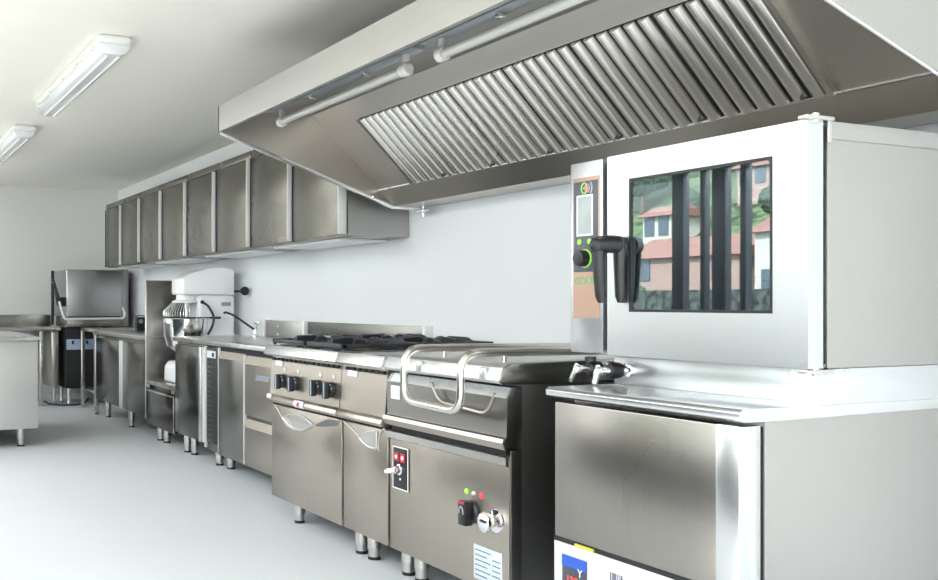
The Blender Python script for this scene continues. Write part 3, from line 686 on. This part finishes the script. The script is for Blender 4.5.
dc = thing('base_cabinet', 'dark steel base cabinet with bright handle strip, between the grille and mixer stand', 'cabinet', (2.64, 6.74, 0))
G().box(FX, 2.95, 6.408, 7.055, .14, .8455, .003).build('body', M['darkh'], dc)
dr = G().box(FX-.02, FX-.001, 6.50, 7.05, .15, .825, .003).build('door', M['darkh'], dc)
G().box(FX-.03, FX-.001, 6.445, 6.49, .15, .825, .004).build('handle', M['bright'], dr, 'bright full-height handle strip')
G().box(FX-.021, FX-.001, 6.417, 6.430, .15, .825, .002).build('edge', M['edge'], dc)
for x, y in ((2.385, 6.955), (2.395, 6.82), (2.88, 6.95), (2.88, 6.5)): leg(dc, x, y, .143, .03)

# ------------------------------------------------------------------ mixer stand and mixer
ms = thing('mixer_stand', 'low steel stand with tall side screen carrying the white mixer', 'stand', (2.64, 7.44, 0))
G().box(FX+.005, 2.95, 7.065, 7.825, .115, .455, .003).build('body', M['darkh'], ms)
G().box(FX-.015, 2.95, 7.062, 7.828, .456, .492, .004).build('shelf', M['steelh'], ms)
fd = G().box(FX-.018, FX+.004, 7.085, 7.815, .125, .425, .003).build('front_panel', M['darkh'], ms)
g = G(); g.box(FX-.022, FX-.017, 7.085, 7.81, .402, .414, .001); g.box(FX-.022, FX-.017, 7.085, 7.098, .13, .414, .001); g.build('panel_edge', M['polished'], fd)
for y in (7.115, 7.78): G().box(FX-.022, FX-.014, y-.035, y+.035, .43, .456, .003).build('bracket', M['sidest'], ms)
sc2 = G().box(2.312, 2.95, 7.828, 7.84, .16, 1.33, .002).build('side_screen', M['dark'], ms, 'tall steel side screen')
G().box(2.308, 2.318, 7.824, 7.846, .16, 1.332, .002).build('screen_edge', M['polished'], sc2)
G().box(2.32, 2.95, 7.8265, 7.829, .850, .856).build('screen_joint', M['steel'], sc2)
for x, y in ((2.385, 7.64), (2.39, 7.49), (2.88, 7.7), (2.88, 7.15)): leg(ms, x, y, .118, .03)

mx = thing('dough_mixer', 'white planetary dough mixer with steel bowl on the low stand', 'mixer', (2.66, 7.45, .492))
MY = 7.45
hd = G().prism([(2.475, 1.205), (2.462, 1.22), (2.464, 1.335), (2.51, 1.364), (2.57, 1.391), (2.66, 1.413), (2.74, 1.423), (2.84, 1.423), (2.888, 1.417), (2.905, 1.39), (2.905, 1.205)], 'y', MY-.15, MY+.15, .022, 3).build('head', M['white'], mx)
G().box(2.60, 2.92, MY-.13, MY+.13, .86, 1.206, .03, 3).build('column', M['white'], mx)
bs = G().prism([(2.40, .493), (2.955, .493), (2.955, .88), (2.70, .88), (2.66, .70), (2.55, .66), (2.44, .665), (2.405, .62)], 'y', MY-.17, MY+.17, .02, 3).build('base', M['white'], mx)
bw = G().lathe([(.02, .735), (.11, .745), (.165, .79), (.188, .87), (.192, 1.01), (.200, 1.017), (.196, 1.022), (.184, 1.012), (.178, .87), (.15, .80), (.02, .755)], (2.545, MY, 0), (0, 0, 1), 36).build('bowl', M['chrome'], mx, 'polished steel mixing bowl')
G().tube([(2.545+.194*math.cos(a), MY+.194*math.sin(a), 1.02) for a in [2*PI*k/36 for k in range(36)]], .006, 8, closed=True).build('bowl_rim', M['black'], bw)
gd = G()
for k in range(22):
    a = PI/2+.2+k*(PI-.4)/21
    gd.tube([(2.545+.19*math.cos(a), MY+.19*math.sin(a), 1.03), (2.545+.185*math.cos(a), MY+.185*math.sin(a), 1.07), (2.545+.115*math.cos(a), MY+.115*math.sin(a), 1.145)], .0035, 6)
gd.build('bowl_guard', M['chrome'], mx, 'wire safety guard over the bowl')
gd = G().lathe([(.12, 1.14), (.12, 1.155), (.09, 1.165), (.085, 1.206)], (2.545, MY, 0), (0, 0, 1), 28).build('planet_head', M['whitep'], mx)
G().cyl((2.545, MY, 1.14), (2.545, MY, .85), .014).build('beater_shaft', M['chrome'], mx)
g = G(); g.tube(fillet([(2.62, MY-.17, 1.145), (2.66, MY-.19, 1.12), (2.712, MY-.20, 1.03), (2.695, MY-.20, .95), (2.655, MY-.20, .885)], .05), .010, 10); g.ball((2.62, MY-.168, 1.147), .016); g.cyl((2.70, MY-.12, 1.02), (2.76, MY-.21, 1.02), .009)
g.build('bowl_lift_lever', M['black'], mx, 'curved black lever')
G().box(2.80, 2.88, MY-.136, MY-.126, 1.115, 1.145, .003).build('switch', M['greyp'], mx)
g = G(); g.cyl((2.90, MY-.12, 1.232), (2.945, MY-.20, 1.236), .009); g.lathe([(.010, 0), (.012, .03), (.034, .10), (.036, .118), (.01, .122)], (2.942, MY-.17, 1.236), (.0, -1, .0)); g.build('speed_lever', M['black'], mx, 'black cone-ended lever')
# curved tap on the worktop
tp = thing('spout_tap', 'slender black spout tap on the worktop, right of the mixer', 'tap', (2.91, 6.87, .882))
G().tube(fillet([(2.91, 6.87, .884), (2.912, 6.87, .925), (2.76, 6.95, 1.045), (2.70, 6.98, 1.068), (2.69, 6.985, 1.055)], .04), .0085, 10).build('spout', M['black'], tp)
g = G(); g.lathe([(.028, 0), (.028, .01), (.018, .018), (.016, .05)], (2.91, 6.87, .882), (0, 0, 1)); g.cyl((2.91, 6.87, .91), (2.91, 6.83, .99), .009); g.box(2.885, 2.935, 6.82, 6.845, .975, 1.005, .004); g.build('tap_base', M['chrome'], tp)

# ------------------------------------------------------------------ far sink cabinet
sk = thing('sink_cabinet', 'dark glossy steel cabinet with two doors, left of the mixer stand', 'cabinet', (2.64, 8.79, 0))
SY0, SY1 = 7.85, 9.75
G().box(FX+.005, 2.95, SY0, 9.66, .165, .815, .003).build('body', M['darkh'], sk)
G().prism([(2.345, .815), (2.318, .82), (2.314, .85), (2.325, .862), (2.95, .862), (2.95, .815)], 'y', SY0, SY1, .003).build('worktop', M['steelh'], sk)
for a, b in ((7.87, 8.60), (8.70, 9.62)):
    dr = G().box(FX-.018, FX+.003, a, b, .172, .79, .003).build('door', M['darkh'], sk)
G().box(FX-.026, FX+.002, 8.665, 8.70, .168, .79, .003).build('handle', M['strip'], sk, 'bright handle strip')
G().box(FX-.026, FX+.002, 8.602, 8.63, .168, .79, .003).build('handle', M['strip'], sk, 'bright handle strip')
G().box(FX-.012, FX+.002, 8.632, 8.662, .17, .79).build('gap', M['blackm'], sk)
g = G()
for y in (8.15, 8.85): g.box(2.42, 2.88, y, y+.5, .8625, .866, .003)
g.build('sink_rim', M['polished'], sk)
for x in (2.345, 2.92): G().box(x-.02, x+.02, 9.69, 9.735, .012, .815, .003).build('leg', M['steel'], sk); G().box(x-.016, x+.016, 9.695, 9.73, 0, .012).build('foot', M['black'], sk)
for x, y in ((2.388, 9.40), (2.39, 8.555), (2.88, 9.4), (2.88, 8.0)): leg(sk, x, y, .168, .028)
bx_ = thing('dispenser_box', 'small black box with round dial on the far worktop', 'box', (2.62, 9.0, .866))
G().box(2.56, 2.68, 8.98, 9.06, .8665, 1.02, .006).build('case', M['black'], bx_); G().lathe([(.022, 0), (.020, .008), (.004, .009)], (2.60, 8.98, .96), (0, -1, 0)).build('dial', M['sidest'], bx_); G().box(2.565, 2.675, 8.975, 8.982, 1.0, 1.015).build('strip', M['grey'], bx_)

# ------------------------------------------------------------------ hood dishwasher in the corner
dw = thing('hood_dishwasher', 'steel hood-type dishwasher with looped lifting handle in the far corner', 'dishwasher', (2.5, 10.77, 0))
G().prism([(2.185, .985), (2.185, 1.503), (2.808, 1.503), (2.808, .985)], 'y', 10.44, 11.12, .012, 3).build('wash_hood', M['dish'], dw)
G().box(2.20, 2.79, 10.46, 11.1, .875, .984, .003).build('wash_deck', M['dark'], dw)
G().box(2.22, 2.79, 10.62, 11.12, .19, .865, .004).build('tank_body', M['blackm'], dw)
cpn = G().box(2.225, 2.64, 10.60, 10.622, .62, .735, .003).build('control_panel', M['paleblue'], dw, 'pale blue control panel')
for x in (2.29, 2.45, 2.55): G().box(x-.012, x+.012, 10.594, 10.601, .68, .72, .002).build('button', M['black'], cpn)
G().tube(fillet([(2.05, 10.62, 1.375), (2.035, 10.40, 1.375), (2.155, 10.40, .962), (2.815, 10.40, .965), (2.83, 10.40, 1.02), (2.815, 10.46, 1.09)], .04), .013, 10).build('lift_handle', M['edge'], dw, 'bent bar lifting handle')
G().tube(fillet([(2.055, 10.60, 1.378), (2.033, 10.395, 1.378), (2.10, 10.395, 1.16), (2.10, 10.46, 1.12), (2.10, 10.60, 1.30)], .03), .017, 8).build('side_arm', M['black'], dw); G().box(2.10, 2.175, 10.42, 10.50, 1.10, 1.20, .006).build('arm_bracket', M['black'], dw)
G().box(2.035, 2.065, 10.50, 10.53, .90, 1.49, .003).build('guide_post', M['black'], dw)
G().box(2.809, 2.93, 10.62, 11.2, .87, 1.52, .003).build('rear_column', M['dish'], dw)
for x, y in ((2.26, 10.66), (2.74, 10.66), (2.26, 11.06), (2.74, 11.06)): leg(dw, x, y, .19, .022)

# ------------------------------------------------------------------ tables by the back wall
bt = thing('back_table', 'long steel table with raised splash along the back wall', 'table', (.7, 10.9, 0))
G().prism([(10.68, .828), (10.665, .835), (10.665, .868), (11.33, .868), (11.33, .828)], 'x', -.8, 2.175, .003).build('tabletop', M['steelh'], bt)
G().box(-.8, 2.17, 11.30, 11.335, .868, 1.002, .003).build('upstand', M['lowsteel'], bt)
for x in (1.965, .6, -.72):
    for y in (10.715, 11.25): G().box(x-.02, x+.02, y-.02, y+.02, .01, .828, .003).build('leg', M['steel'], bt)
for x in (1.965, .6, -.72): G().box(x-.014, x+.014, 10.735, 11.23, .14, .17, .003).build('lower_rail', M['steel'], bt)
tank = G().box(2.075, 2.16, 10.71, 11.2, .20, .826, .012).build('side_panel', M['lowsteel'], bt); G().cyl((2.12, 10.78, 0), (2.12, 10.78, .2), .02).build('leg', M['steel'], bt)
it = thing('inlet_table', 'narrow steel table joining the dishwasher to the sink cabinet', 'table', (2.62, 10.1, 0))
G().box(2.335, 2.94, 9.756, 10.43, .835, .868, .004).build('tabletop', M['steelh'], it)
for x in (2.352, 2.90): G().box(x-.019, x+.019, 10.36, 10.40, .008, .835, .003).build('leg', M['steel'], it)
for x in (2.352, 2.90): G().box(x-.012, x+.012, 9.80, 10.36, .20, .225, .003).build('lower_rail', M['steel'], it); G().box(x-.014, x+.014, 9.785, 9.815, .012, .835).build('leg', M['steel'], it)
tag(G().tube([(2.03, 10.9, .03), (2.05, 10.72, .02), (2.16, 10.62, .012), (2.30, 10.58, .012), (2.42, 10.62, .012), (2.50, 10.75, .06)], .011, 8).build('drain_hose', M['black'], org=(2.2, 10.7, 0)), 'black drain hose looping on the floor under the dishwasher', 'hose')
g = G().cyl((2.56, 10.57, .54), (2.56, 10.57, .66), .035); g.cyl((2.56, 10.57, .66), (2.56, 10.57, .69), .015); g.box(2.54, 2.58, 10.57, 10.622, .58, .60); g.build('dosing_bottle', M['bluehose'], dw, 'small blue bottle')

# ------------------------------------------------------------------ island cabinet at left
isl = thing('island_counter', 'pale steel island counter cut by the left photo edge', 'counter', (.7, 8.45, 0))
G().box(.0, 1.386, 7.70, 9.2, .145, .835, .004).build('body', M['islst'], isl)
G().prism([(7.68, .838), (7.672, .845), (7.672, .872), (9.22, .878), (9.22, .838)], 'x', -.02, 1.402, .003).build('worktop', M['bright'], isl)
for x, y in ((1.263, 7.77), (.1, 7.77), (1.263, 9.1), (.1, 9.1)): leg(isl, x, y, .148, .03)

pi_ = thing('unseen_dark_counter', 'unseen dark counter added opposite the cooking line to darken its reflections', 'counter', (-.9, 4.8, 0))  # added out of view to lay dark bands on the steel fronts
G().box(-1.35, -.45, 2.2, 7.4, .145, .845, .004).build('body', M['charcoal'], pi_)
G().box(-1.38, -.42, 2.17, 7.43, .846, .886, .004).build('worktop', M['darkh'], pi_)
for x in (-1.27, -.53):
    for y in (2.3, 4.8, 7.3): leg(pi_, x, y, .148, .03)

# ------------------------------------------------------------------ outdoors: hillside seen mirrored in the oven glass
def hz(x, y): return -1.6+.14*max(0, -x-26)+.5*max(0, -x-44)+.35*math.sin(x*.31+y*.21)+.25*math.sin(y*.43)
g = G(); t = bmesh.new(); NX, NY = 30, 44; V = {}
for i in range(NX):
    for j in range(NY):
        x = -6-i*2.6; y = -20+j*3.0; V[i, j] = t.verts.new((x, y, hz(x, y)))
for i in range(NX-1):
    for j in range(NY-1): t.faces.new((V[i, j], V[i, j+1], V[i+1, j+1], V[i+1, j]))
g._merge(t)
hl = g.build('hillside', M['grass']); struct(hl)
def tree(x, y, r, mat, seed):
    rnd = random.Random(seed); z0 = hz(x, y)-.3
    t_ = thing('tree', 'leafy tree on the slope outside, mirrored in the oven glass', 'tree', (x, y, z0), 'trees on the slope outside')
    G().cyl((x, y, z0), (x, y, z0+r*1.2), r*.12, r*.07, 8).build('trunk', M['bark'], t_)
    g = G()
    for k in range(9):
        a = rnd.random()*2*PI; q = rnd.random()*.6*r; rr = r*(.38+.25*rnd.random()); t = bmesh.new()
        bmesh.ops.create_icosphere(t, subdivisions=4, radius=1)
        c = Vector((x+q*math.cos(a), y+q*math.sin(a), z0+r*(1.2+.7*rnd.random())))
        for v in t.verts:
            n = 1+.16*math.sin(v.co.x*9+k)*math.sin(v.co.y*8)*math.cos(v.co.z*9)+.22*rnd.random(); v.co = c+v.co*rr*n
        g._merge(t)
    g.build('crown', M[mat], t_); return t_
ta = tree(-55, 59.5, 2.3, 'leaf', 1); tb_ = tree(-38, 41.5, 1.0, 'leafl', 2)
spots = [(-58, 65.5, 1), (-61, 55.5, .9), (-62, 50, 1), (-58, 44.6, .9), (-54, 53.8, .5), (-67, 59, 1.1), (-68, 46, 1.1), (-52, 44.5, .6), (-52, 40.5, .5),
         (-40, 45, .9), (-36, 36, .8), (-39, 37.5, .7), (-37, 43.8, .6), (-40, 48, .8)]
for k, (x, y, s_) in enumerate(spots):
    src = ta if k < 9 else tb_
    dup(src, (x-src.location.x, y-src.location.y, hz(x, y)-.3-src.location.z), rot=k*1.3, scale=s_)
def house(x, y, w, d, h, mat, label):
    z0 = hz(x, y)-1.0
    h_ = thing('house', label, 'house', (x, y, z0))
    wl_ = G().box(x-d/2, x+d/2, y-w/2, y+w/2, z0, z0+h).build('walls', M[mat], h_)
    G().prism([(x-d/2-.4, z0+h), (x+d/2+.4, z0+h), (x, z0+h+d*.28)], 'y', y-w/2-.4, y+w/2+.4).build('roof', M['roof'], h_)
    n = max(2, int(w/2.2))
    for fl_ in range(max(1, int((h-1)/2.6))):
        for k in range(n):
            yy = y-w/2+(k+.5)*w/n; zz = z0+1.6+fl_*2.6
            G().box(x+d/2-.02, x+d/2+.06, yy-.45, yy+.45, zz, zz+1.35).build('window', M['winp'], h_)
house(-45, 44, 8.5, 5, 3.0, 'houser', 'long pink house with tiled roof, mirrored low in the oven glass')
house(-50.5, 52.2, 2.6, 3, 3.0, 'housew', 'small cream house with tiled roof, mirrored upper left in the oven glass')
house(-57, 49.6, 2.6, 3, 2.8, 'houser', 'small pink house up the slope, mirrored at mid height in the oven glass')
house(-44, 36.5, 3.6, 4, 5.0, 'housew', 'cream house with tiled roof, mirrored at the right edge of the oven glass')
struct(G().box(-30.4, -30.0, -20, 80, -3, 1.7).build('dark_band_wall_1', M['stone']))  # added dark wall, its reflection makes the low dark band in the oven glass

# ------------------------------------------------------------------ light
w = bpy.data.worlds.new('sky'); SC.world = w; w.use_nodes = True
bg = w.node_tree.nodes['Background']; bg.inputs[0].default_value = (.86, .94, 1.0, 1); bg.inputs[1].default_value = 7.0
sun = bpy.data.lights.new('sun', 'SUN'); sun.energy = 14; sun.angle = .01; sun.color = (1, .95, .86)
so = bpy.data.objects.new('sun', sun); C.objects.link(so); so.rotation_euler = (math.radians(20), math.radians(48), 0)
for i, (a, b) in enumerate(WINS):
    al = bpy.data.lights.new('window_portal', 'AREA'); al.shape = 'RECTANGLE'; al.size = 2.2; al.size_y = b-a; al.energy = 1
    al.cycles.is_portal = True
    ao = bpy.data.objects.new('window_portal', al); C.objects.link(ao); ao.location = (XL-.02, (a+b)/2, 1.17); ao.rotation_euler = (0, -PI/2, 0)
def area(name, loc, rot, sx, sy, e, col=(1, 1, 1)):
    al = bpy.data.lights.new(name, 'AREA'); al.shape = 'RECTANGLE'; al.size = sx; al.size_y = sy; al.energy = e; al.color = col
    ao = bpy.data.objects.new(name, al); C.objects.link(ao); ao.location = loc; ao.rotation_euler = rot
    return ao
area('window_light', (XL+.10, .5, 1.62), (0, math.radians(-108), 0), 1.3, 5.8, 75, (.94, .97, 1))
area('far_wall_fill', (XL+.10, 10.1, 1.55), (0, math.radians(-105), 0), 1.3, 2.0, 22, (.97, .98, 1))  # added fill lamp on the solid wall, no window here
area('front_fill', (-.2, YF+.05, 1.25), (-PI/2, 0, PI), 5.6, 2.3, 22, (1, .97, .93))  # added fill lamp before the closed front wall
area('sky_light', (-4.9, 6.9, 3.9), (0, math.radians(-55), 0), 2.2, 6, 330, (.94, .97, 1))
area('up_fill', (-.25, 5.6, .95), (PI, 0, 0), .8, 8.6, 42, (1, .95, .86))  # unseen fill lamp hung in mid-air to brighten the ceiling
area('aisle_up_fill', (.6, .5, .06), (PI, 0, 0), 1.4, 3.2, 26, (1, .96, .9))  # unseen fill lamp just above the floor, brightens the ceiling by the hood
area('down_fill', (-1.5, 4.6, 2.46), (0, 0, 0), 2.6, 12, 255, (.90, .95, 1))  # unseen overhead fill lamp added to brighten the floor, no fitting there
SC.view_settings.view_transform = 'Standard'; SC.view_settings.look = 'None'; SC.view_settings.exposure = 0.27
SC.cycles.max_bounces = 10; SC.cycles.diffuse_bounces = 6; SC.cycles.glossy_bounces = 6; SC.cycles.transparent_max_bounces = 12
SC.cycles.sample_clamp_indirect = 8
SC.cycles.caustics_reflective = False; SC.cycles.caustics_refractive = False
